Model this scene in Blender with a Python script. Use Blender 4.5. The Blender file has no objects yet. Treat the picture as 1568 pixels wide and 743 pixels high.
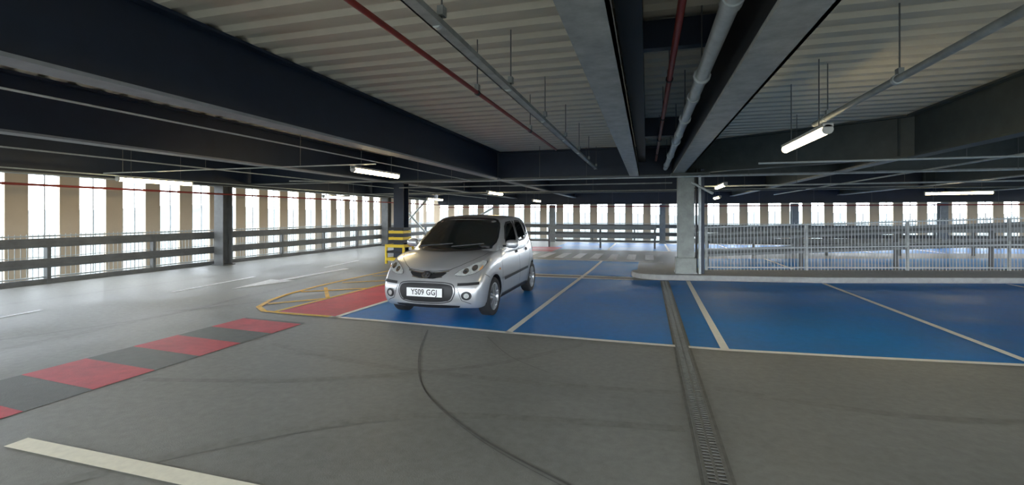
import bpy, bmesh, math, random
import numpy as np
from mathutils import Vector, Matrix
from mathutils.bvhtree import BVHTree
random.seed(4)
S=bpy.context.scene
C=S.collection
S.view_settings.view_transform='Standard'
S.view_settings.exposure=0.0

# ------------------------------------------------------------ materials
def mat(name,col,rough=.6,metal=0.,var=0.,scale=4.,coat=0.,emit=0.,bump=0.,spec=.5,var2=0.,scale2=.5,rvar=0.):
    m=bpy.data.materials.new(name); m.use_nodes=True
    nt=m.node_tree; b=nt.nodes['Principled BSDF']
    b.inputs['Base Color'].default_value=(*col,1); b.inputs['Roughness'].default_value=rough
    b.inputs['Metallic'].default_value=metal; b.inputs['Coat Weight'].default_value=coat
    b.inputs['Specular IOR Level'].default_value=spec
    if emit: 
        b.inputs['Emission Color'].default_value=(*col,1); b.inputs['Emission Strength'].default_value=emit
    tc=nt.nodes.new('ShaderNodeTexCoord')
    if var or rvar or bump:
        n=nt.nodes.new('ShaderNodeTexNoise'); n.inputs['Scale'].default_value=scale; n.inputs['Detail'].default_value=8
        n.inputs['Roughness'].default_value=.65
        nt.links.new(tc.outputs['Object'],n.inputs['Vector'])
        fac=n.outputs['Fac']
        if var2:
            n2=nt.nodes.new('ShaderNodeTexNoise'); n2.inputs['Scale'].default_value=scale2; n2.inputs['Detail'].default_value=5
            nt.links.new(tc.outputs['Object'],n2.inputs['Vector'])
        if var:
            r=nt.nodes.new('ShaderNodeMapRange'); r.inputs[1].default_value=.3; r.inputs[2].default_value=.7
            r.inputs[3].default_value=1-var; r.inputs[4].default_value=1+var
            nt.links.new(fac,r.inputs[0]); out=r.outputs[0]
            if var2:
                r2=nt.nodes.new('ShaderNodeMapRange'); r2.inputs[1].default_value=.3; r2.inputs[2].default_value=.7
                r2.inputs[3].default_value=1-var2; r2.inputs[4].default_value=1+var2
                nt.links.new(n2.outputs['Fac'],r2.inputs[0])
                mm=nt.nodes.new('ShaderNodeMath'); mm.operation='MULTIPLY'
                nt.links.new(out,mm.inputs[0]); nt.links.new(r2.outputs[0],mm.inputs[1]); out=mm.outputs[0]
            v=nt.nodes.new('ShaderNodeVectorMath'); v.operation='SCALE'; v.inputs[0].default_value=col
            nt.links.new(out,v.inputs['Scale']); nt.links.new(v.outputs[0],b.inputs['Base Color'])
        if rvar:
            r=nt.nodes.new('ShaderNodeMapRange'); r.inputs[1].default_value=.3; r.inputs[2].default_value=.7
            r.inputs[3].default_value=rough-rvar; r.inputs[4].default_value=rough+rvar
            nt.links.new((n2 if var2 else n).outputs['Fac'],r.inputs[0]); nt.links.new(r.outputs[0],b.inputs['Roughness'])
        if bump:
            bp=nt.nodes.new('ShaderNodeBump'); bp.inputs['Strength'].default_value=bump; bp.inputs['Distance'].default_value=.01
            n3=nt.nodes.new('ShaderNodeTexNoise'); n3.inputs['Scale'].default_value=scale*8; n3.inputs['Detail'].default_value=4
            nt.links.new(tc.outputs['Object'],n3.inputs['Vector'])
            nt.links.new(n3.outputs['Fac'],bp.inputs['Height']); nt.links.new(bp.outputs[0],b.inputs['Normal'])
    return m

M_floor=mat('deck_coating_grey',(.245,.25,.232),.52,var=.12,scale=14,var2=.20,scale2=.55,rvar=.10,bump=.22,spec=.24)
M_blue=mat('blue_coating',(.010,.195,.56),.50,var=.10,scale=10,var2=.16,scale2=.8,rvar=.08,bump=.2,spec=.3)
M_red=mat('red_coating',(.60,.055,.075),.55,var=.12,scale=10,var2=.12,scale2=2,bump=.2,spec=.25)
M_dkgrey=mat('dark_grey_coating',(.12,.125,.115),.55,var=.12,scale=10,bump=.2,spec=.25)
M_white=mat('white_road_paint',(.92,.92,.86),.55,var=.06,scale=18)
M_cream=mat('cream_road_paint',(.97,.94,.78),.55,var=.06,scale=18)
M_worn=mat('worn_white_paint',(.80,.82,.84),.55,var=.2,scale=14)
M_yellow=mat('yellow_road_paint',(.86,.52,.05),.55,var=.2,scale=12,spec=.25)
M_tyremark=mat('tyre_rubber_mark',(.12,.12,.115),.5,var=.25,scale=12)
M_scuff=mat('faint_tyre_scuff',(.222,.226,.208),.52,var=.2,scale=10,spec=.24)
M_deck=mat('profiled_steel_deck',(.66,.62,.51),.5,var=.05,scale=3)
M_navy=mat('dark_painted_steel',(.015,.025,.048),.45,var=.15,scale=3)
M_flange=mat('beam_bottom_flange',(.23,.25,.28),.5,var=.15,scale=5)  # lighter than the web: light off the floor is put into this colour
M_galv=mat('galvanised_steel',(.34,.36,.35),.45,metal=.15,var=.28,scale=6)
M_galvL=mat('galvanised_steel_light',(.52,.56,.56),.4,metal=.2,var=.15,scale=9)
M_greyb=mat('grey_painted_beam',(.065,.078,.075),.5,var=.2,scale=4)
M_black=mat('black_steel',(.01,.011,.013),.5)
M_redpipe=mat('red_pipe',(.26,.030,.02),.45,var=.15,scale=8)
M_fin=mat('tan_cladding_fin',(.50,.40,.285),.6,var=.05,scale=2)
M_rail=mat('barrier_rail_steel',(.12,.125,.125),.5,var=.2,scale=5)
M_rail2=mat('ramp_rail_steel',(.24,.26,.26),.5,var=.2,scale=5)
M_bar=mat('balustrade_bars',(.40,.43,.44),.45,metal=.3)
M_conc=mat('concrete_kerb',(.36,.36,.34),.8,var=.15,scale=8,bump=.4)
M_col=mat('column_grey',(.31,.33,.30),.55,var=.2,scale=5)
M_yel=mat('safety_yellow',(.85,.60,.02),.4)
M_tube=mat('lamp_diffuser',(1.,.80,.45),.4,emit=26)
M_lampbody=mat('lamp_body',(.6,.6,.58),.4)
M_grate=mat('cast_iron_grate',(.20,.205,.19),.5,metal=.3,var=.2,scale=20)
M_gch=mat('drain_edge',(.17,.17,.155),.7,var=.2,scale=12)
M_hill=mat('distant_fields',(.055,.068,.06),.9,var=.5,scale=.03)
M_hill2=mat('distant_hills_green',(.055,.07,.075),.9,var=.3,scale=.02)

# ------------------------------------------------------------ mesh builder
class MB:
    def __init__(s): s.v=[];s.f=[];s.m=[];s.mats=[];s.sm=[]
    def mi(s,m):
        if m not in s.mats: s.mats.append(m)
        return s.mats.index(m)
    def add(s,vs,fs,m,smooth=False):
        o=len(s.v); s.v+= [tuple(v) for v in vs]; k=s.mi(m)
        for f in fs: s.f.append([o+i for i in f]); s.m.append(k); s.sm.append(smooth)
    def box(s,x0,x1,y0,y1,z0,z1,m):
        vs=[(x,y,z) for z in(z0,z1) for y in(y0,y1) for x in(x0,x1)]
        s.add(vs,[(0,2,3,1),(4,5,7,6),(0,1,5,4),(2,6,7,3),(0,4,6,2),(1,3,7,5)],m)
    def obox(s,p0,p1,w,h,m,up=(0,0,1)):
        p0=Vector(p0);p1=Vector(p1);d=(p1-p0).normalized();u=Vector(up)
        r=d.cross(u).normalized();u=r.cross(d).normalized()
        vs=[p+r*a*w/2+u*b*h/2 for p in(p0,p1) for a,b in((-1,-1),(1,-1),(1,1),(-1,1))]
        s.add(vs,[(0,3,2,1),(4,5,6,7),(0,1,5,4),(1,2,6,5),(2,3,7,6),(3,0,4,7)],m)
    def cyl(s,p0,p1,r,m,n=14,r1=None,caps=True):
        p0=Vector(p0);p1=Vector(p1);d=(p1-p0).normalized()
        a=Vector((0,0,1)) if abs(d.z)<.9 else Vector((1,0,0))
        u=d.cross(a).normalized();w=d.cross(u); r1=r if r1 is None else r1
        vs=[p0+(u*math.cos(t)+w*math.sin(t))*r for t in [2*math.pi*i/n for i in range(n)]]
        vs+=[p1+(u*math.cos(t)+w*math.sin(t))*r1 for t in [2*math.pi*i/n for i in range(n)]]
        s.add(vs,[(i,(i+1)%n,n+(i+1)%n,n+i) for i in range(n)],m,True)
        if caps: s.add(vs,[tuple(range(n))[::-1],tuple(range(n,2*n))],m)
    def prism(s,pts,z0,z1,m):
        n=len(pts); vs=[(x,y,z0) for x,y in pts]+[(x,y,z1) for x,y in pts]
        s.add(vs,[tuple(range(n))[::-1],tuple(range(n,2*n))]+[(i,(i+1)%n,n+(i+1)%n,n+i) for i in range(n)],m)
    def ribbon(s,pts,w,z,m,t=.003):
        P=[Vector(p) for p in pts]; L=[];R=[]
        for i,p in enumerate(P):
            d=(P[min(i+1,len(P)-1)]-P[max(i-1,0)]).normalized(); n=Vector((-d.y,d.x))*w/2
            L.append(p+n);R.append(p-n)
        vs=[(q.x,q.y,z) for q in L]+[(q.x,q.y,z) for q in R]; n=len(P)
        s.add(vs,[(i,n+i,n+i+1,i+1) for i in range(n-1)],m)
    def ibeam(s,p0,p1,depth,fw,mw,mf,ft=.03,wt=.03):
        p0=Vector(p0);p1=Vector(p1);z=Vector((0,0,1))
        s.obox(p0+z*ft/2,p1+z*ft/2,fw,ft,mf)
        s.obox(p0+z*(depth-ft/2),p1+z*(depth-ft/2),fw,ft,mw)
        s.obox(p0+z*depth/2,p1+z*depth/2,wt,depth-2*ft,mw)
    def build(s,name,parent=None,loc=None,bevel=0):
        me=bpy.data.meshes.new(name); me.from_pydata(s.v,[],s.f)
        for m in s.mats: me.materials.append(m)
        me.polygons.foreach_set('material_index',s.m); me.polygons.foreach_set('use_smooth',s.sm)
        me.update(); o=bpy.data.objects.new(name,me); C.objects.link(o)
        if parent: o.parent=parent
        if loc: o.location=loc
        if bevel:
            b=o.modifiers.new('b','BEVEL'); b.width=bevel; b.segments=2; b.limit_method='ANGLE'
        return o

XL,XR,Y0,Y1=-13.3,24.0,-7.0,27.6
HB=2.5; HD=3.25
# ------------------------------------------------------------ floor
b=MB(); b.box(XL,XR,Y0,Y1,-.3,0,M_floor); b.build('floor')
b=MB()
per=.32; y=Y0; prof=[]
while y<Y1:
    prof+=[(y,HD),(y+.11,HD),(y+.16,HD+.04),(y+.27,HD+.04)]; y+=per
vs=[(XL,p[0],p[1]) for p in prof]+[(XR,p[0],p[1]) for p in prof]; n=len(prof)
b.add(vs,[(i,n+i,n+i+1,i+1) for i in range(n-1)],M_deck)
b.box(XL,XR,Y0,Y1,HD+.06,HD+.25,M_conc)
b.build('ceiling')

# ------------------------------------------------------------ floor markings
FL=[(-5.62,5.98),(-4.4,5.93),(-3.45,5.89),(-1.7,5.75),(-.3,5.70),(.85,5.68),(2.2,5.78),(3.7,5.93),(5.5,6.15),(9,6.6),(14,7.3)]
KB=[(-.3,11.35),(.2,11.35),(3.7,11.85),(8.1,13.05),(21,16.6)]
def kerb_y(x): return float(np.interp(x,[p[0] for p in KB],[p[1] for p in KB]))
b=MB()
bl=[(x,y) for x,y in FL if x>-4.5]
b.add([(x,y,.002) for x,y in bl]+[(x,kerb_y(x)-(.12 if x<0 else 0) ,.002) for x,y in bl],[(i,i+1,len(bl)+i+1,len(bl)+i) for i in range(len(bl)-1)],M_blue)
b.add([(-5,11.75,.002),(-.25,11.75,.002),(-.25,15.6,.002),(-5,15.6,.002)],[(0,1,2,3)],M_blue)
b.add([(1.4,13.9,.002),(16,18.2,.002),(16,21.6,.002),(1.4,17.3,.002)],[(0,1,2,3)],M_blue)
b.add([(-4.2,20.5,.002),(3,20.5,.002),(16,23.5,.002),(16,26.2,.002),(-4.2,25.8,.002)],[(0,1,2,3,4)],M_blue)
b.build('blue_parking_bay_surface')
b=MB()
b.ribbon(FL,.085,.006,M_white)
b.ribbon([(-4.4,5.9),(-4.33,8.5),(-4.3,11.3)],.085,.006,M_white)
b.ribbon([(-1.7,5.75),(-1.6,9),(-1.46,13),(-1.42,15.6)],.085,.006,M_white)
b.ribbon([(.84,5.7),(.86,8),(.9,11.4)],.09,.006,M_white)
b.ribbon([(3.75,5.9),(3.73,11.8)],.09,.006,M_white)
b.ribbon([(7.5,6.3),(7.55,12.8)],.09,.006,M_white)
b.ribbon([(-4.3,11.22),(-.3,11.22)],.12,.006,M_white)
b.ribbon([(-4.3,11.7),(-.3,11.7)],.12,.006,M_white)
b.ribbon([(3.9,14.7),(3.9,18)],.09,.006,M_white)
b.ribbon([(-5,15.7),(.5,15.7)],.1,.006,M_white)
b.ribbon([(-5,20.5),(3,20.5)],.12,.006,M_white)
for x in(-1.6,.9,3.5,6.1,8.7,11.3): b.ribbon([(x,20.6+max(0,x-3)*.23),(x,25.6)],.1,.006,M_white)
b.build('parking_bay_lines')
b=MB()
for k in range(8):
    x=-4.4+k*.62
    b.box(x,x+.3,16.4,18.6,.001,.005,M_worn)
b.build('pedestrian_crossing_stripes')
b=MB()
for k in range(-4,5):
    ya=3.97+k*1.0
    if ya+.53<5.9 : b.add([(-5.64,ya,.004),(-4.57,ya-.08,.004),(-4.57,ya+.45,.004),(-5.64,ya+.53,.004)],[(0,1,2,3)],M_red)
b.add([(-5.5,6.0,.004),(-4.43,5.95,.004),(-4.35,11.3,.004),(-5.38,11.3,.004)],[(0,1,2,3)],M_red)
b.add([(-5.2,19.2,.004),(-3.8,19.2,.004),(-3.8,22,.004),(-5.2,22,.004)],[(0,1,2,3)],M_red)
b.build('red_walkway_surface')
b=MB(); b.add([(-5.64,-1,.003),(-4.57,-1,.003),(-4.57,5.5,.003),(-5.64,5.55,.003)],[(0,1,2,3)],M_dkgrey); b.build('dark_walkway_surface')
b=MB()
b.ribbon([(-4.5,5.94),(-5.3,5.95),(-5.75,5.99),(-6.1,6.25),(-6.38,6.8),(-6.55,7.4),(-6.68,8.4),(-6.72,9.5),(-6.68,11.5)],.09,.007,M_yellow)
b.ribbon([(-5.55,6.0),(-5.42,11.4)],.07,.007,M_yellow)
for y in (6.5,7.7,9.0,10.2):
    b.ribbon([(-6.5 if y>7 else -6.15,y),(-5.5,y+.75)],.10,.0075,M_yellow)
b.ribbon([(-6.4,8.3),(-5.5,7.2)],.07,.0075,M_yellow)
b.build('yellow_hatched_marking')
b=MB(); b.ribbon([(-4.0,2.08),(1.5,2.02)],.125,.005,M_cream); b.build('lane_edge_line')
b=MB()
for ya,yb in((0,2.),(3.2,5.1),(7.0,9.3),(11.5,13.6),(16,18)): b.ribbon([(-8.9,ya),(-9.2,yb)],.10,.005,M_worn)
b.build('lane_centre_line')
b=MB(); b.add([(x,y,.006) for x,y in[(-8.2,8.9),(-8.0,8.9),(-8.0,11.4),(-8.2,11.4)]],[(0,1,2,3)],M_worn)
b.add([(-8.1,7.6,.006),(-7.75,9.0,.006),(-8.45,9.0,.006)],[(0,1,2)],M_worn); b.build('lane_direction_arrow')
def arc(pts,n=24):
    out=[]
    P=[Vector(p) for p in pts]
    for i in range(len(P)-1):
        p0=P[max(i-1,0)];p1=P[i];p2=P[i+1];p3=P[min(i+2,len(P)-1)]
        for k in range(n):
            t=k/n
            out.append(.5*((2*p1)+(p2-p0)*t+(2*p0-5*p1+4*p2-p3)*t*t+(-p0+3*p1-3*p2+p3)*t**3))
    out.append(P[-1]); return out
b=MB()
b.ribbon(arc([(-2.75,5.6),(-2.36,4.6),(-1.85,3.7),(-1.16,3.05),(-.42,2.6),(.25,2.3)]),.016,.0035,M_tyremark)
b.ribbon(arc([(-2.70,5.5),(-2.32,4.55),(-1.82,3.66),(-1.13,3.0),(-.40,2.55),(.25,2.25)]),.006,.0035,M_tyremark)
b.ribbon(arc([(-1.9,5.5),(-1.4,4.8),(-.9,4.4)]),.008,.0035,M_tyremark)
b.ribbon(arc([(-7.7,3.2),(-7.2,4.4),(-6.9,5.6),(-7.2,7.2)]),.02,.0035,M_tyremark)
b.ribbon(arc([(-7.2,5.5),(-6.2,6.9),(-5.8,8.0)]),.03,.009,M_tyremark)
b.build('tyre_marks')
b=MB()
b.ribbon(arc([(-4.2,4.5),(-2.6,4.15),(-1,4.1),(.25,4.2)]),.10,.0012,M_scuff)
b.ribbon(arc([(-4.4,3.2),(-3.0,3.6),(-1.6,4.4),(-.7,5.5)]),.09,.0016,M_scuff)
b.ribbon(arc([(-3.6,1.2),(-2.7,2.4),(-1.6,3.2),(.25,3.5)]),.10,.0020,M_scuff)
b.ribbon(arc([(.55,4.4),(2,4.2),(4,4.6)]),.10,.0012,M_scuff)
b.ribbon(arc([(-10.4,4),(-10.3,9),(-10.5,15)]),.16,.0012,M_scuff)
b.ribbon(arc([(-6.9,1.5),(-7.0,6),(-7.6,11)]),.16,.0012,M_scuff)
b.build('tyre_scuffs')
b=MB()
b.box(.29,.48,-3,11.3,.001,.004,M_gch)
b.box(.312,.332,-3,11.2,.004,.012,M_grate); b.box(.436,.456,-3,11.2,.004,.012,M_grate)
b.box(.332,.436,-3,11.2,.004,.005,M_black)
y=-1.0
while y<11.2:
    b.box(.332,.436,y,y+.020,.004,.011,M_grate)
    y+=.040
b.box(.376,.392,-3,11.2,.004,.0115,M_grate)
b.build('drainage_channel')

# ------------------------------------------------------------ kerb
b=MB()
pts=[(21,16.6),(8.1,13.05),(3.7,11.85),(.25,11.38)]+[(.25+.62*math.cos(t),11.98+.6*math.sin(t)) for t in [math.pi*1.5-math.pi*i/10 for i in range(1,10)]]+[(.25,12.58),(1.5,12.85),(21,18.1)]
b.prism(pts,0,.13,M_conc); b.build('raised_kerb_island',bevel=.02)

# ------------------------------------------------------------ beams
b=MB(); b.ibeam((-4.0,Y0,HB),(-4.0,Y1-.3,HB),HD-HB,.24,M_navy,M_flange); b.build('ceiling_beam')
b=MB(); b.ibeam((-7.5,Y0,HB),(-7.5,Y1-.3,HB),HD-HB,.26,M_navy,M_flange); b.build('ceiling_beam')
b=MB(); b.ibeam((-12.6,Y0,2.38),(-12.6,Y1-.3,2.38),HD-2.38,.26,M_navy,M_rail2); b.build('ceiling_beam')
b=MB(); b.box(-.42,-.17,Y0,12.35,2.5,2.53,M_galv); b.box(-.42,-.39,Y0,12.35,2.53,HD,M_galv); b.box(-.19,-.17,Y0,12.35,2.5,2.56,M_galv)
b.box(-.20,-.03,Y0,12.35,2.85,HD,M_black); b.build('ceiling_beam')  # black box added to make the dark strip beside the beam
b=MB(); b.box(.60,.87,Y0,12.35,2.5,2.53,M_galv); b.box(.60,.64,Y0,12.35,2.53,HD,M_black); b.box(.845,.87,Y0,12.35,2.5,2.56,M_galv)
b.box(.75,.87,Y0,12.35,2.56,HD,M_greyb); b.build('ceiling_beam')
b=MB(); b.ibeam((4.45,Y0,HB),(4.45,9.7,HB),HD-HB,.24,M_greyb,M_greyb); b.ibeam((4.3,9.9,HB),(4.3,Y1-.3,HB),HD-HB,.24,M_greyb,M_galv); b.build('ceiling_beam')
for x in(9.2,13.5,18):
    b=MB(); b.ibeam((x,Y0,HB),(x,Y1-.3,HB),HD-HB,.24,M_greyb,M_galv); b.build('ceiling_beam')
b=MB(); b.ibeam((-12.5,12.5,HB+.01),(.9,12.5,HB+.01),HD-HB-.01,.24,M_navy,M_greyb); b.build('cross_beam')
b=MB(); b.ibeam((.9,12.2,HB+.01),(4.5,9.8,HB+.01),HD-HB-.01,.24,M_greyb,M_greyb); b.ibeam((.9,12.6,HB-.02),(22,12.6,HB-.02),HD-HB,.24,M_greyb,M_galv); b.build('cross_beam')
for y,zb in((19.6,HB-.06),(26.9,2.12),(-5,HB-.02)):
    b=MB(); b.ibeam((-12.5,y,zb),(22,y,zb),HD-zb,.24,M_navy,M_greyb); b.build('cross_beam')
b=MB(); b.box(-.03,.6,8.8,8.95,2.92,HD,M_navy); b.box(-.03,.6,4.4,4.5,3.0,HD,M_navy);b.build('bridging_beam')

# ------------------------------------------------------------ services
def run(name,x,z,y0,y1,r,m,rod=1.6,coup=0,strut=False,roff=.0):
    b=MB()
    if strut:
        b.box(x-r,x+r,y0,y1,z-r*.45,z+r*.45,m)
        b.box(x-r,x-r*.7,y0,y1,z-r*.45,z+r*.8,m)
    else: b.cyl((x,y0,z),(x,y1,z),r,m,16)
    y=y0+.4
    while rod and y<y1:
        b.cyl((x+roff,y,z),(x+roff,y,HD-.001),.006,M_rail,6)
        b.cyl((x,y-.02,z),(x,y+.02,z),r*1.35 if not strut else r*.8,M_galvL if m!=M_redpipe else M_black,12)
        b.box(x+roff-.02,x+roff+.02,y-.03,y+.03,z+r,z+r+.06,M_galv)
        y+=rod
    y=y0+.9
    while coup and y<y1:
        b.cyl((x,y,z),(x,y+.1,z),r*1.18,M_galvL,16); y+=coup
    return b.build(name)
run('cable_containment_tray',-1.26,2.7,Y0,12.2,.042,M_galv,1.55,strut=True,roff=.03)
run('sprinkler_pipe',-1.62,2.72,Y0,8.6,.020,M_redpipe,2.2)
run('sprinkler_pipe',.21,2.82,Y0,11.8,.026,M_redpipe,1.9)
run('drain_pipe',.44,2.66,Y0,12.2,.052,M_galvL,1.8,coup=2.2)
run('cable_conduit',1.98,2.62,Y0,6.6,.03,M_galv,1.6,strut=False,roff=.02)
run('cable_conduit',-4.72,2.47,Y0,12.3,.010,M_galvL,0)
run('cable_conduit',-8.3,2.42,Y0,24,.012,M_galvL,0)
run('cable_conduit',-11.3,2.38,Y0,24,.012,M_galvL,0)
run('cable_conduit',5.6,2.45,2,24,.02,M_galvL,0)
run('sprinkler_pipe',-12.1,2.13,Y0,26.2,.026,M_redpipe,0)
def xrun(name,y,z,x0,x1,r,m,skew=0):
    b=MB(); b.cyl((x0,y,z),(x1,y+skew,z),r,m,12)
    x=x0+.6
    while x<x1:
        yy=y+skew*(x-x0)/(x1-x0); b.cyl((x,yy,z),(x,yy,HD-.001),.006,M_rail,6); x+=2.4
    b.build(name)
xrun('cable_conduit',11.6,2.40,-5.6,20,.018,M_galvL)
xrun('cable_conduit',12.2,2.30,-6.9,.6,.016,M_galv)
xrun('cable_conduit',9.2,2.42,1.9,18,.018,M_galvL)
xrun('cable_conduit',14.5,2.33,.9,18,.022,M_galvL,-.8)
xrun('cable_conduit',7.8,2.47,-12,-4.9,.012,M_galvL)
xrun('cable_conduit',16.5,2.35,-12,8,.02,M_galv)
xrun('sprinkler_pipe',26.0,1.98,-12.0,22,.03,M_redpipe)
b=MB(); b.cyl((-9.5,10.8,2.45),(-4.9,12.1,2.42),.02,M_galv,10); b.build('cable_conduit')

def lamp(p0,p1,z):
    p0=Vector((p0[0],p0[1],z));p1=Vector((p1[0],p1[1],z));d=(p1-p0).normalized()
    b=MB()
    b.obox(p0-d*.03,p1+d*.03,.10,.035,M_lampbody)
    u=Vector((0,0,-.045))
    b.cyl(p0+u,p1+u,.048,M_tube,14)
    b.cyl(p0+u-d*.03,p0+u,.052,M_lampbody,14); b.cyl(p1+u,p1+u+d*.03,.052,M_lampbody,14)
    for q in(p0+d*.25,p1-d*.25): b.cyl(q,(q.x,q.y,HD-.001),.006,M_rail,6)
    b.build('fluorescent_batten_light')
lamp((-5.25,7.6),(-5.25,9.2),2.40)
lamp((-10.5,7.1),(-10.5,8.7),2.30)
lamp((-10.4,13.4),(-10.4,15.0),2.18)
lamp((-5.25,15.3),(-5.25,16.9),2.34)
lamp((-5.5,23.0),(-5.5,24.6),2.30)
lamp((-9.6,19.5),(-9.6,21.1),2.3)
lamp((1.85,5.75),(1.85,7.3),2.46)
lamp((8.8,18.6),(10.3,18.1),2.26)
lamp((1.98,13.4),(1.98,15),2.36)
lamp((2.9,21),(2.9,22.6),2.30)
lamp((14.5,20.6),(15.9,20.2),2.26)
lamp((1.85,-2),(1.85,-.4),2.46)  # unseen battens behind the camera, added to brighten the foreground
lamp((-2.4,-3),(-2.4,-1.4),2.46)
lamp((-5.25,-1),(-5.25,.6),2.40)
lamp((-5.25,-6),(-5.25,-4.4),2.40)
lamp((7,2),(7,3.6),2.40)
lamp((12,7),(12,8.6),2.40)

# ------------------------------------------------------------ columns
def hcol(x,y,z0,z1,w,m,name='steel_column'):
    b=MB(); b.box(x-w/2,x+w/2,y-w/2,y-w/2+.025,z0,z1,m); b.box(x-w/2,x+w/2,y+w/2-.025,y+w/2,z0,z1,m); b.box(x-.015,x+.015,y-w/2+.02,y+w/2-.02,z0,z1,m)
    b.box(x-w*.65,x+w*.65,y-w*.65,y+w*.65,z0,z0+.03,m)
    return b.build(name)
hcol(-7.45,13.3,0,HB,.34,M_navy)
for y in(2.5,11.3,20.6): hcol(-12.35,y,0,2.38,.34,M_rail)
for x in(-5.2,.8,7.1,13.2): hcol(x,26.5,0,2.1,.3,M_rail2)
b=MB()
b.box(.70,1.07,11.75,12.1,.13,2.5,M_col); b.box(.66,1.11,11.7,12.15,.13,.5,M_col)
b.box(.64,1.13,11.68,12.17,.13,.16,M_galv)
b.box(1.12,1.15,11.85,12.15,.13,2.6,M_black); b.box(1.22,1.3,11.85,12.15,.13,2.6,M_navy)
b.cyl((1.19,11.8,.13),(1.19,11.8,2.5),.035,M_galvL,12)
b.obox((.9,11.85,2.35),(1.45,11.6,2.0),.10,.05,M_galvL)
b.box(.55,1.4,11.65,12.3,2.44,2.5,M_greyb)
b.build('main_column',bevel=.008)
b=MB()
cx,cy=-7.5,13.3
def ring(s,z,h,m,t=.05):
    for p,q in(((-s,-s),(s,-s)),((s,-s),(s,s)),((s,s),(-s,s)),((-s,s),(-s,-s))):
        b.obox((cx+p[0],cy+p[1],z),(cx+q[0],cy+q[1],z),t,h,m)
ring(.30,.14,.09,M_yel); ring(.30,.36,.06,M_black); ring(.30,.55,.09,M_yel)
for p in((-.30,-.30),(.30,-.30),(.30,.30),(-.30,.30)): b.box(cx+p[0]-.03,cx+p[0]+.03,cy+p[1]-.03,cy+p[1]+.03,0,.6,M_yel)
for i,z in enumerate((.68,.78,.88,.98,1.08)): ring(.245,z,.085,M_black if i%2==0 else M_yel,.02)
b.build('column_crash_guard')

# ------------------------------------------------------------ perimeter
def facade(name,axis,c,a0,a1,out):
    b=MB(); a=a0+.1
    while a<a1:
        if axis=='x': b.box(c,c+out*.10,a,a+.41,-1.2,4.0,M_fin)
        else: b.box(a,a+.41,c,c+out*.10,-1.2,4.0,M_fin)
        if axis=='x': b.box(c,c+out*.04,a+.70,a+.72,-1.2,4.0,M_galv)
        else: b.box(a+.70,a+.72,c,c+out*.04,-1.2,4.0,M_galv)
        a+=1.0
    for z in(-.25,3.35):
        if axis=='x': b.box(min(c,c-out*.12),max(c,c-out*.12),a0,a1,z,z+.15,M_galv)
        else: b.box(a0,a1,min(c,c-out*.12),max(c,c-out*.12),z,z+.15,M_galv)
    b.build(name)
facade('wall_left','x',-13.45,-9+.7,Y1,-1)
facade('wall_far','y',27.75,XL,XR,1)
facade('wall_right','x',24.15,Y0,Y1,1)

def balustrade(name,axis,c,a0,a1,h,inn,bars=.10,rails=True):
    b=MB()
    def bx(a,a2,d0,d1,z0,z1,m):
        d0,d1=sorted((c+d0*inn,c+d1*inn))
        if axis=='x': b.box(d0,d1,a,a2,z0,z1,m)
        else: b.box(a,a2,d0,d1,z0,z1,m)
    bx(a0,a1,-.03,.10,0,.11,M_rail)
    a=a0
    while a<a1: bx(a,a+.010,0,.010,.11,h+.04,M_bar); a+=bars
    bx(a0,a1,-.02,.02,h-.02,h+.01,M_bar); bx(a0,a1,-.02,.02,.13,.16,M_bar)
    bx(a0,a1,-.012,.012,h*.55,h*.55+.015,M_bar)
    if rails:
        for z in(.36,.80):
            bx(a0,a1,.12,.17,z,z+.20,M_rail); bx(a0,a1,.17,.19,z+.03,z+.07,M_rail); bx(a0,a1,.17,.19,z+.12,z+.16,M_rail)
    a=a0+.3
    while a<a1: bx(a,a+.07,.0,.12,0,1.0 if rails else h,M_rail); a+=2.3
    return b.build(name)
balustrade('perimeter_crash_barrier','x',-12.75,Y0,Y1-.6,1.05,1)
balustrade('perimeter_crash_barrier','y',27.1,-12.5,22,1.05,-1)
balustrade('perimeter_crash_barrier','x',22.7,Y0,Y1-.6,1.05,-1)
b=MB()
x=1.45
Yf=lambda x:12.62+(x-1.4)*.27
ht=lambda x: 1.20+ .030*(x-1.4)
while x<20.8:
    y=Yf(x); b.box(x,x+.011,y,y+.011,.13,ht(x)+.05,M_bar); x+=.08
for f in(ht,lambda x:.2,lambda x:.66+.015*(x-1.4)):
    b.obox((1.4,Yf(1.4),f(1.4)),(20.8,Yf(20.8),f(20.8)),.03,.028,M_bar)
x=1.4
while x<20.8: y=Yf(x); b.box(x,x+.05,y-.01,y+.04,.13,ht(x),M_galv); x+=2.4
b.build('ramp_balustrade')
b=MB()
for z0 in(.50,.92):
    b.obox((1.3,Yf(1.3)+.75,z0),(21,Yf(21)+.75,z0+.75),.06,.20,M_rail2); b.obox((1.3,Yf(1.3)+.71,z0),(21,Yf(21)+.71,z0+.75),.05,.07,M_rail)
x=1.5
while x<21: y=Yf(x)+.80; b.box(x,x+.08,y,y+.07,0,1.02+.038*(x-1.3),M_rail); x+=2.4
b.build('ramp_crash_barrier')
b=MB()
for z in(.45,.85): b.box(-4.5,.4,21.9,21.96,z,z+.18,M_rail2); b.obox((1.2,18.6,z+.1),(20,23.6,z+.1),.06,.18,M_rail2)
for x in(-4.5,-2.1,.3): b.box(x,x+.08,21.96,22.04,0,1.05,M_rail)
for k in range(8):
    x=1.2+k*2.6; y=18.68+(x-1.2)*.266; b.box(x,x+.08,y,y+.08,0,1.05,M_rail)
b.build('ramp_crash_barrier')
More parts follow.
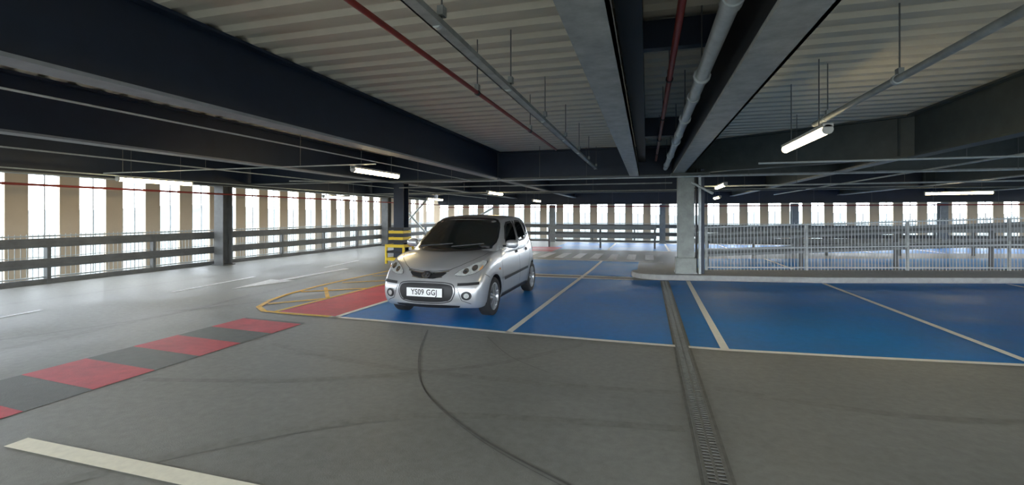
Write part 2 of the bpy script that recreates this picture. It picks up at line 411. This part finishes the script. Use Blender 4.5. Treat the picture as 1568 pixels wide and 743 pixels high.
b=MB(); b.cyl((-12.2,21.2,.5),(-12.2,24.6,2.35),.05,M_galvL); b.cyl((-12.2,24.6,.5),(-12.2,21.2,2.35),.05,M_galvL); b.cyl((-11.9,26.6,.3),(-8.5,26.6,2.1),.05,M_galvL); b.build('diagonal_bracing')

# ------------------------------------------------------------ outside
b=MB(); b.add([(-900,-900,-14),(900,-900,-14),(900,900,-14),(-900,900,-14)],[(0,1,2,3)],M_hill); b.build('ground_outside')
b=MB(); vs=[];N=180
for i in range(N):
    t=2*math.pi*i/N; h=4+9*(math.sin(3*t+1)*.5+.5)+3*math.sin(11*t)+2*math.sin(23*t+2)
    vs+=[(700*math.cos(t),700*math.sin(t),-14),(850*math.cos(t),850*math.sin(t),h)]
b.add(vs,[(2*i,2*((i+1)%N),2*((i+1)%N)+1,2*i+1) for i in range(N)],M_hill2,True); b.build('distant_hills')

# ------------------------------------------------------------ CAR
car=bpy.data.objects.new('hatchback_car',None); C.objects.link(car); car.location=(-2.98,5.97,.003)
P_paint=mat('silver_car_paint',(.58,.59,.60),.28,metal=.6,coat=.7)
P_blk=mat('car_black_plastic',(.012,.012,.013),.5)
P_int=mat('car_interior_fabric',(.045,.046,.05),.85)
P_rub=mat('tyre_rubber',(.015,.015,.016),.75)
P_alloy=mat('alloy_wheel',(.45,.46,.47),.3,metal=.7)
P_chrome=mat('chrome_trim',(.75,.76,.78),.12,metal=1.)
P_lens=mat('headlight_lens',(.62,.64,.62),.08,metal=.35,coat=.8,var=.3,scale=25)
P_amber=mat('indicator_amber',(.75,.35,.12),.2,coat=.5)
P_tail=mat('tail_light_red',(.45,.01,.01),.15,coat=.6)
P_plate=mat('number_plate_white',(.9,.9,.88),.35)
P_seam=mat('panel_gap',(.05,.05,.055),.6)
P_glass=bpy.data.materials.new('car_window_glass'); P_glass.use_nodes=True
nt=P_glass.node_tree; nt.nodes.clear()
o_=nt.nodes.new('ShaderNodeOutputMaterial'); mx=nt.nodes.new('ShaderNodeMixShader'); tr=nt.nodes.new('ShaderNodeBsdfTransparent'); gl=nt.nodes.new('ShaderNodeBsdfGlossy'); fr=nt.nodes.new('ShaderNodeFresnel')
tr.inputs[0].default_value=(.78,.86,.85,1); gl.inputs['Roughness'].default_value=.02; fr.inputs[0].default_value=1.55
nt.links.new(fr.outputs[0],mx.inputs[0]); nt.links.new(tr.outputs[0],mx.inputs[1]); nt.links.new(gl.outputs[0],mx.inputs[2]); nt.links.new(mx.outputs[0],o_.inputs[0])

def lattice(A,B,Cc,P,name):
    idx={};vs=[];na,nb,nc=len(A)-1,len(B)-1,len(Cc)-1
    def g(i,j,k):
        if (i,j,k) not in idx: idx[(i,j,k)]=len(vs); vs.append(P(A[i],B[j],Cc[k]))
        return idx[(i,j,k)]
    fs=[]
    for i in range(na):
        for j in range(nb):
            fs.append((g(i,j,0),g(i,j+1,0),g(i+1,j+1,0),g(i+1,j,0))); fs.append((g(i,j,nc),g(i+1,j,nc),g(i+1,j+1,nc),g(i,j+1,nc)))
        for k in range(nc):
            fs.append((g(i,0,k),g(i+1,0,k),g(i+1,0,k+1),g(i,0,k+1))); fs.append((g(i,nb,k),g(i,nb,k+1),g(i+1,nb,k+1),g(i+1,nb,k)))
    for j in range(nb):
        for k in range(nc):
            fs.append((g(0,j,k),g(0,j,k+1),g(0,j+1,k+1),g(0,j+1,k))); fs.append((g(na,j,k),g(na,j+1,k),g(na,j+1,k+1),g(na,j,k+1)))
    me=bpy.data.meshes.new(name); me.from_pydata(vs,[],fs); me.update()
    bm=bmesh.new(); bm.from_mesh(me); bmesh.ops.recalc_face_normals(bm,faces=bm.faces); bm.to_mesh(me); bm.free()
    o=bpy.data.objects.new(name,me); C.objects.link(o)
    m=o.modifiers.new('s','SUBSURF'); m.levels=3; m.render_levels=3
    return o
I=lambda x,a,b: float(np.interp(x,a,b))
LEN=3.56
def Plow(a,bb,c):
    l=a*LEN
    ztop=I(l,[0,.12,.3,.6,.85,1.0,1.6,2.4,3.2,3.56],[.75,.80,.87,.945,.985,.985,.98,1.0,1.03,1.0])
    zb=I(l,[0,.2,.5,3.1,3.56],[.20,.18,.19,.19,.26])
    w=I(l,[0,.07,.2,.4,.7,1.0,2.6,3.0,3.3,3.48,3.56],[.70,.745,.775,.79,.80,.802,.802,.80,.78,.735,.69])
    wc=I(c,[0,.08,.25,.5,.72,.88,1],[.93,.975,1.0,1.0,.985,.955,.915])
    off=I(c,[0,.1,.25,.5,.7,.85,1],[.07,.02,0,.0,.035,.08,.14])
    offr=I(c,[0,.1,.3,.6,.8,1],[.10,.02,0,.03,.06,.10])
    fw=max(0,1-l/.7)**1.3; rw=max(0,1-(LEN-l)/.5)
    y=l+off*fw-offr*rw + .13*bb*bb*max(0,1-l/.55)**1.2 - .10*bb*bb*max(0,1-(LEN-l)/.4)
    z=zb+c*(ztop-zb) - (.055*bb*bb*c**3 if l<1.1 else 0)
    return (bb*w*wc,y,z)
Ag=[0,.012,.04,.075,.12,.17,.23,.29,.36,.45,.55,.65,.75,.83,.89,.935,.97,.99,1]
Bg=[-1,-.96,-.82,-.6,-.35,-.12,.12,.35,.6,.82,.96,1]
Cg=[0,.06,.2,.36,.52,.68,.82,.94,1]
low=lattice(Ag,Bg,Cg,Plow,'body_lower')
def Pgh(a,bb,c):
    lf=I(c,[0,.3,.6,.9,1],[.74,1.00,1.23,1.45,1.54]); lr=I(c,[0,.3,.6,.9,1],[3.44,3.42,3.36,3.28,3.17])
    W=I(c,[0,.15,.4,.7,.92,1],[.775,.765,.735,.69,.645,.60])
    pl=I(a,[0,.06,.2,.5,.8,.95,1],[.93,.96,.99,1,.985,.95,.90])
    rz=I(a,[0,.15,.4,.65,1],[1.44,1.485,1.515,1.51,1.47])
    l=lf+a*(lr-lf)+ .20*bb*bb*(1-a)**3 - .10*bb*bb*a**4
    z=.88+c*(rz-.88)-.04*bb*bb*c*c
    return (bb*W*pl,l,z)
gh=lattice([0,.02,.1,.22,.36,.5,.64,.78,.9,.98,1],[-1,-.97,-.8,-.5,-.17,.17,.5,.8,.97,1],[0,.08,.25,.45,.65,.82,.94,1],Pgh,'greenhouse')
dg=bpy.context.evaluated_depsgraph_get(); dg.update()
def evm(o):
    e=o.evaluated_get(dg); return bpy.data.meshes.new_from_object(e)
ml,mg=evm(low),evm(gh)
vsb=[v.co.copy() for v in ml.vertices]; off=len(vsb); vsb+=[v.co.copy() for v in mg.vertices]
fsb=[tuple(p.vertices) for p in ml.polygons]+[tuple(i+off for i in p.vertices) for p in mg.polygons]
bvh=BVHTree.FromPolygons(vsb,fsb)
for o,m in((low,ml),(gh,mg)):
    o.modifiers.clear(); o.data=m; m.materials.append(P_paint); m.materials.append(P_blk)
    m.polygons.foreach_set('use_smooth',[True]*len(m.polygons))
def chaikin(P,n):
    P=[Vector(p) for p in P]
    for _ in range(n):
        Q=[]
        for i in range(len(P)):
            a,c=P[i],P[(i+1)%len(P)]; Q+=[a*.8+c*.2,a*.2+c*.8]
        P=Q
    return P
def booldiff(o,b):
    global dg
    cut=b.build('cutter'); cut.data.materials.clear(); cut.data.materials.append(P_paint); cut.data.materials.append(P_blk)
    for p in cut.data.polygons: p.material_index=1; p.use_smooth=False
    bmx=bmesh.new(); bmx.from_mesh(cut.data); bmesh.ops.remove_doubles(bmx,verts=bmx.verts,dist=1e-5); bmesh.ops.recalc_face_normals(bmx,faces=bmx.faces); bmx.to_mesh(cut.data); bmx.free()
    m=o.modifiers.new('c','BOOLEAN'); m.operation='DIFFERENCE'; m.object=cut; m.solver='EXACT'
    dg=bpy.context.evaluated_depsgraph_get(); dg.update()
    nm=evm(o); o.modifiers.clear(); o.data=nm
    bpy.data.objects.remove(cut)
AX=[(.74,.285),(3.12,.285)]
b=MB()
for y,z in AX:
    for s in(-1,1):
        b.cyl((s*.50,y,z+.01),(s*1.1,y,z+.01),.325,P_blk,48)
booldiff(low,b)
WS=[(-.69,.995),(-.3,.965),(.3,.965),(.69,.995),(.57,1.42),(.2,1.445),(-.2,1.445),(-.57,1.42)]
RW=[(-.58,1.06),(.58,1.06),(.50,1.40),(-.50,1.40)]
FD=[(1.42,1.045),(1.74,1.360),(2.10,1.39),(2.10,1.035),(1.7,1.03)]
RD=[(2.18,1.035),(2.18,1.395),(2.66,1.385),(2.80,1.10),(2.7,1.065)]
QG=[(2.88,1.11),(2.76,1.37),(3.0,1.32),(3.10,1.16)]
so=gh.modifiers.new('so','SOLIDIFY'); so.thickness=.03; so.offset=-1
dg=bpy.context.evaluated_depsgraph_get(); dg.update(); gm=evm(gh); gh.modifiers.clear(); gh.data=gm
def ext(b,P,axis,a0,a1):
    n=len(P)
    f=(lambda p,a:(a,p[0],p[1])) if axis=='x' else (lambda p,a:(p[0],a,p[1]))
    vs=[f(p,a0) for p in P]+[f(p,a1) for p in P]
    b.add(vs,[tuple(range(n))[::-1],tuple(range(n,2*n))]+[(i,(i+1)%n,n+(i+1)%n,n+i) for i in range(n)],P_blk)
b=MB(); ext(b,chaikin(WS,2),'y',.2,1.80); ext(b,chaikin(RW,2),'y',2.95,4)
booldiff(gh,b)
b=MB()
for P in(FD,RD,QG): ext(b,chaikin(P,1),'x',-1,1)
booldiff(gh,b)
low.parent=car; gh.parent=car

DIRS={'F':(Vector((0,1,0)),lambda p:Vector((p[0],-1,p[1]))),
      'R':(Vector((-1,0,0)),lambda p:Vector((2,p[0],p[1]))),
      'L':(Vector((1,0,0)),lambda p:Vector((-2,p[0],p[1]))),
      'B':(Vector((0,-1,0)),lambda p:Vector((p[0],5,p[1]))),
      'T':(Vector((0,0,-1)),lambda p:Vector((p[0],p[1],3)))}
def proj(p,ax,off):
    d,f=DIRS[ax]; o=f(p); h=bvh.ray_cast(o,d)
    if h[0] is None:
        h=bvh.find_nearest(o+d*2.2)
    return h[0]-d*off*.4+h[1]*off*(1 if h[1].dot(d)<0 else -1)
def patch(name,poly,ax,m,off=.004,step=.04,rnd=2):
    P=chaikin(poly,rnd) if rnd else [Vector(p) for p in poly]
    bm=bmesh.new(); bm.faces.new([bm.verts.new((p[0],p[1],0)) for p in P])
    for k in(0,1):
        a=min(p[k] for p in P)+step; e=max(p[k] for p in P)
        while a<e-1e-4:
            co=[0,0,0];no=[0,0,0];co[k]=a;no[k]=1
            bmesh.ops.bisect_plane(bm,geom=bm.verts[:]+bm.edges[:]+bm.faces[:],plane_co=co,plane_no=no); a+=step
    for v in bm.verts: v.co=proj((v.co.x,v.co.y),ax,off)
    for f in bm.faces: f.smooth=True
    me=bpy.data.meshes.new(name); bmesh.ops.recalc_face_normals(bm,faces=bm.faces); bm.to_mesh(me); bm.free()
    me.materials.append(m); o=bpy.data.objects.new(name,me); C.objects.link(o); o.parent=car
    return o
def strip(name,pts,ax,w,m,off=.003,step=.03,closed=False):
    P=[Vector(p) for p in pts]
    if closed: P.append(P[0])
    D=[]
    for a,c in zip(P,P[1:]):
        n=max(1,int((c-a).length/step)); D+=[a.lerp(c,i/n) for i in range(n)]
    D.append(P[-1]); vs=[]
    for i,p in enumerate(D):
        d=(D[min(i+1,len(D)-1)]-D[max(i-1,0)])
        if closed and i in(0,len(D)-1): d=D[1]-D[-2]
        if d.length<1e-6: d=Vector((1,0))
        d.normalize(); n=Vector((-d.y,d.x))*w/2
        vs+=[proj(p+n,ax,off),proj(p-n,ax,off)]
    b=MB(); b.add(vs,[(2*i,2*i+1,2*i+3,2*i+2) for i in range(len(D)-1)],m,True); return b.build(name,car)
def mir(P): return [(-x,z) for x,z in P]
patch('windscreen',WS,'F',P_glass,.002,.05,2)
strip('windscreen_seal',chaikin(WS,2),'F',.022,P_blk,.005,closed=True)
strip('rear_window_seal',chaikin(RW,2),'B',.03,P_blk,.005,closed=True)
for ax in('R','L'):
    for nm,P in(('front_door_glass',FD),('rear_door_glass',RD),('quarter_glass',QG)):
        patch(nm,P,ax,P_glass,.002,.04,1)
        strip(nm+'_trim',chaikin(P,1),ax,.034,P_blk,.005,closed=True)
    strip('b_pillar_trim',[(2.14,1.02),(2.14,1.40)],ax,.08,P_blk,.004)
    strip('c_pillar_trim',[(2.84,1.09),(2.71,1.385)],ax,.07,P_blk,.004)
    strip('front_door_gap',[(1.18,1.0),(1.12,.8),(1.10,.5),(1.12,.27),(2.13,.27),(2.14,.6),(2.14,1.02)],ax,.010,P_seam)
    strip('rear_door_gap',[(2.14,.27),(2.66,.27),(2.74,.42),(2.80,.62),(2.96,.78),(2.94,1.06)],ax,.010,P_seam)
    strip('side_rub_strip',[(1.16,.50),(2.68,.53)],ax,.045,P_blk,.012)
    strip('sill_trim',[(1.09,.235),(2.78,.235)],ax,.05,P_blk,.004)
    strip('wing_gap',[(.50,.60),(.36,.66)],ax,.008,P_seam)
    patch('side_repeater',[(.92,.66),(1.0,.66),(1.0,.69),(.92,.69)],ax,P_amber,.006,.04,1)
    for y0 in(1.93,2.62):
        strip('door_handle_recess',[(y0-.01,.865),(y0+.15,.87)],ax,.055,P_seam,.002)
        strip('door_handle',[(y0,.87),(y0+.14,.875)],ax,.028,P_paint,.03)
    patch('tail_light',[(3.24,.80),(3.28,1.04),(3.42,1.10),(3.50,.80)],ax,P_tail,.006,.04,2)
    for y,z in AX:
        b=MB(); n=40; vs=[]
        for i in range(n+1):
            t=math.radians(-8+196*i/n)
            for r in(.322,.352):
                q=proj((y+r*math.cos(t),z+.01+r*math.sin(t)),ax,.006 if r>.33 else .004); vs.append(q)
        b.add(vs,[(2*i,2*i+1,2*i+3,2*i+2) for i in range(n)],P_paint,True); b.build('wheel_arch_lip',car)
patch('lower_grille',[(-.37,.55),(.37,.55),(.42,.44),(.35,.29),(-.35,.29),(-.42,.44)],'F',P_blk,.006,.04,3)
strip('lower_grille_surround',chaikin([(-.39,.565),(.39,.565),(.44,.44),(.365,.275),(-.365,.275),(-.44,.44)],3),'F',.014,P_seam,.008,closed=True)
for z in(.32,.52): strip('grille_slat',[(-.34,z),(.34,z)],'F',.010,P_rub,.016)
patch('upper_grille',[(-.30,.700),(-.1,.675),(.1,.675),(.30,.700),(.22,.632),(.1,.617),(-.1,.617),(-.22,.632)],'F',P_blk,.006,.04,2)
strip('grille_chrome_bar',[(-.31,.708),(-.2,.690),(-.1,.682),(.1,.682),(.2,.690),(.31,.708)],'F',.014,P_chrome,.012)
strip('grille_lower_bar',[(-.23,.630),(-.1,.612),(.1,.612),(.23,.630)],'F',.010,P_chrome,.010)
el=lambda cx,cz,a,c,n=28:[(cx+a*math.cos(2*math.pi*i/n),cz+c*math.sin(2*math.pi*i/n)) for i in range(n)]
patch('badge_backing',el(0,.655,.062,.036),'F',P_seam,.016,.03,0)
strip('badge_ring',el(0,.655,.066,.039),'F',.013,P_chrome,.022,closed=True)
strip('badge_stroke',[(-.035,.632),(-.018,.678)],'F',.012,P_chrome,.022,.01)
strip('badge_stroke',[(.018,.632),(.035,.678)],'F',.012,P_chrome,.022,.01)
strip('badge_stroke',[(-.026,.652),(.026,.658)],'F',.010,P_chrome,.022,.01)
hl=[(.385,.655),(.45,.72),(.58,.785),(.70,.845),(.745,.83),(.735,.74),(.66,.675),(.50,.64)]
for s,f in((1,lambda P:P),(-1,mir)):
    patch('headlight',f(hl),'F',P_lens,.008,.03,2)
    strip('headlight_gap',chaikin(f(hl),2),'F',.008,P_seam,.006,closed=True)
    patch('headlight_bulb',f(el(.53,.705,.036,.036)),'F',P_chrome,.012,.03,0)
    patch('headlight_bulb_core',f(el(.53,.705,.014,.014)),'F',P_seam,.014,.03,0)
    patch('headlight_bulb',f(el(.635,.745,.038,.038)),'F',P_chrome,.012,.03,0)
    patch('headlight_indicator',f([(.69,.71),(.725,.79),(.725,.73)]),'F',P_amber,.014,.03,1)
    patch('fog_light_recess',f(el(.585,.385,.07,.06)),'F',P_blk,.006,.03,0)
    patch('fog_light',f(el(.585,.385,.036,.035)),'F',P_lens,.012,.03,0)
    strip('bumper_strip',f([(.46,.535),(.60,.54),(.73,.55)]),'F',.036,P_blk,.012)
    strip('bumper_crease',f([(.46,.49),(.52,.32),(.64,.27)]),'F',.008,P_seam,.003)
    strip('bonnet_gap',f([(.31,.16),(.42,.26),(.56,.42),(.655,.62),(.69,.93)]),'T',.007,P_seam,.003)
strip('bonnet_front_gap',[(-.32,.725),(-.1,.706),(.1,.706),(.32,.725)],'F',.007,P_seam,.004)
strip('cowl_panel',[(-.64,.985),(-.4,.965),(0,.955),(.4,.965),(.64,.985)],'F',.030,P_blk,.008)
patch('lower_intake',[(-.5,.25),(.5,.25),(.46,.205),(-.46,.205)],'F',P_blk,.004,.04,1)
patch('rear_window',RW,'B',P_glass,.002,.05,2)
for x0,x1 in((-.50,.02),(.02,.50)):
    b=MB(); pp=[proj((x0+(x1-x0)*t,.985+.045*t),'F',.028) for t in(0,.25,.5,.75,1)]
    for p,q in zip(pp,pp[1:]): b.obox(p,q,.014,.014,P_blk)
    b.build('wiper',car)
b=MB(); b.box(-.64,.64,1.12,3.25,.94,1.03,P_int); b.box(-.60,.60,1.02,1.2,.96,1.02,P_int); b.build('cabin_trim',car,bevel=.02)
for x in(-.34,.34):
    b=MB(); b.obox((x,1.98,1.0),(x,2.10,1.27),.42,.10,P_int,up=(0,1,0)); b.obox((x,2.08,1.30),(x,2.12,1.40),.22,.07,P_int,up=(0,1,0)); b.cyl((x-.05,2.09,1.25),(x-.05,2.1,1.34),.007,P_blk,6); b.cyl((x+.05,2.09,1.25),(x+.05,2.1,1.34),.007,P_blk,6); b.build('front_seat',car,bevel=.03)
    b=MB(); b.obox((x,2.86,1.0),(x,2.92,1.12),.5,.10,P_int,up=(0,1,0)); b.obox((x,2.90,1.13),(x,2.93,1.22),.20,.06,P_int,up=(0,1,0)); b.build('rear_seat',car,bevel=.025)
b=MB(); cxw,cyw,czw=-.34,1.50,1.05
for i in range(28):
    t0,t1=2*math.pi*i/28,2*math.pi*(i+1)/28
    P=lambda t:(cxw+.17*math.cos(t),cyw+.07*math.sin(t),czw+.15*math.sin(t))
    b.cyl(P(t0),P(t1),.014,P_blk,8,caps=False)
b.cyl((cxw-.16,cyw,czw),(cxw+.16,cyw,czw),.018,P_blk,8); b.build('steering_wheel',car)
b=MB(); b.box(-.11,.11,1.60,1.62,1.36,1.41,P_blk); b.cyl((0,1.6,1.40),(0,1.55,1.45),.01,P_blk,6); b.build('rear_view_mirror',car,bevel=.008)
yp=min(proj((0,.42),'F',0).y,proj((.2,.42),'F',0).y)-.025
yp2=proj((.26,.42),'F',0).y
b=MB(); b.box(-.27,.27,yp,yp+.012,.365,.485,P_plate); b.box(-.22,.22,yp+.012,yp2+.05,.38,.47,P_blk); b.build('number_plate',car,bevel=.003)
tx=bpy.data.curves.new('plate_text','FONT'); tx.body='YS09 GGJ'; tx.size=.106; tx.align_x='CENTER'; tx.align_y='CENTER'; tx.extrude=.0008; tx.offset=.0012; tx.space_character=1.06
to=bpy.data.objects.new('plate_text',tx); C.objects.link(to); to.parent=car; to.location=(0,yp-.002,.425); to.rotation_euler=(math.pi/2,0,0); to.scale=(.88,1.02,1); tx.materials.append(P_blk)
for s in(1,-1):
    bm=bmesh.new(); bmesh.ops.create_uvsphere(bm,u_segments=24,v_segments=14,radius=1)
    for v in bm.verts:
        x,y,z=v.co; v.co=((abs(x)**.8*(1 if x>0 else -1))*.105,(y if y<0 else y*.45)*.075,(abs(z)**.8*(1 if z>0 else -1))*.070)
    for f in bm.faces: f.smooth=True
    me=bpy.data.meshes.new('wing_mirror'); bm.to_mesh(me); bm.free(); me.materials.append(P_paint)
    o=bpy.data.objects.new('wing_mirror',me); C.objects.link(o); o.parent=car; o.location=(s*.885,1.34,1.035)
    b=MB(); b.obox((s*.70,1.36,.995),(s*.84,1.34,1.01),.05,.035,P_blk); b.build('mirror_stalk',car)
b=MB(); b.box(-.5,.5,.35,3.3,.16,.4,P_blk); b.build('underbody',car)
def lathe(b,prof,cx,cy,cz,s,m,n=48):
    vs=[];k=len(prof)
    for i in range(n):
        t=2*math.pi*i/n
        for r,x in prof: vs.append((cx+s*x,cy+r*math.cos(t),cz+r*math.sin(t)))
    b.add(vs,[(i*k+j,i*k+j+1,((i+1)%n)*k+j+1,((i+1)%n)*k+j) for i in range(n) for j in range(k-1)],m,True)
for y,z in AX:
    for s in(1,-1):
        b=MB(); cx=s*.70
        lathe(b,[(.19,-.08),(.21,-.085),(.265,-.09),(.283,-.075),(.285,-.03),(.285,.03),(.283,.072),(.268,.088),(.215,.088),(.195,.078)],cx,y,z,s,P_rub)
        lathe(b,[(.205,.082),(.200,.086),(.188,.078),(.182,.03),(.18,-.06)],cx,y,z,s,P_alloy)
        lathe(b,[(.182,.02),(.0,.02)],cx,y,z,s,P_blk)
        lathe(b,[(.055,.03),(.05,.078),(.0,.082)],cx,y,z,s,P_alloy)
        for i in range(7):
            t=2*math.pi*i/7+.2
            for dt in(-.11,.11):
                p0=Vector((cx+s*.070,y+.035*math.cos(t),z+.035*math.sin(t))); p1=Vector((cx+s*.076,y+.195*math.cos(t+dt),z+.195*math.sin(t+dt)))
                b.obox(p0,p1,.020,.022,P_alloy,up=(1,0,0))
        b.build('wheel',car)

# ------------------------------------------------------------ world, camera
w=bpy.data.worlds.new('overcast_sky'); S.world=w; w.use_nodes=True
nt=w.node_tree; bg=nt.nodes['Background']
tc=nt.nodes.new('ShaderNodeTexCoord'); sp=nt.nodes.new('ShaderNodeSeparateXYZ'); cr=nt.nodes.new('ShaderNodeValToRGB')
nt.links.new(tc.outputs['Generated'],sp.inputs[0]); nt.links.new(sp.outputs['Z'],cr.inputs[0]); nt.links.new(cr.outputs[0],bg.inputs[0])
cr.color_ramp.elements[0].color=(.84,.92,1,1); cr.color_ramp.elements[1].color=(.80,.89,1,1)
bg.inputs[1].default_value=12.5
cam=bpy.data.cameras.new('camera'); co=bpy.data.objects.new('camera',cam); C.objects.link(co)
co.location=(0,0,1.5); co.rotation_euler=(math.pi/2,0,math.radians(16))
cam.sensor_width=36; cam.lens=36*720/1568; cam.shift_y=-.0265; cam.clip_end=3000
S.camera=co
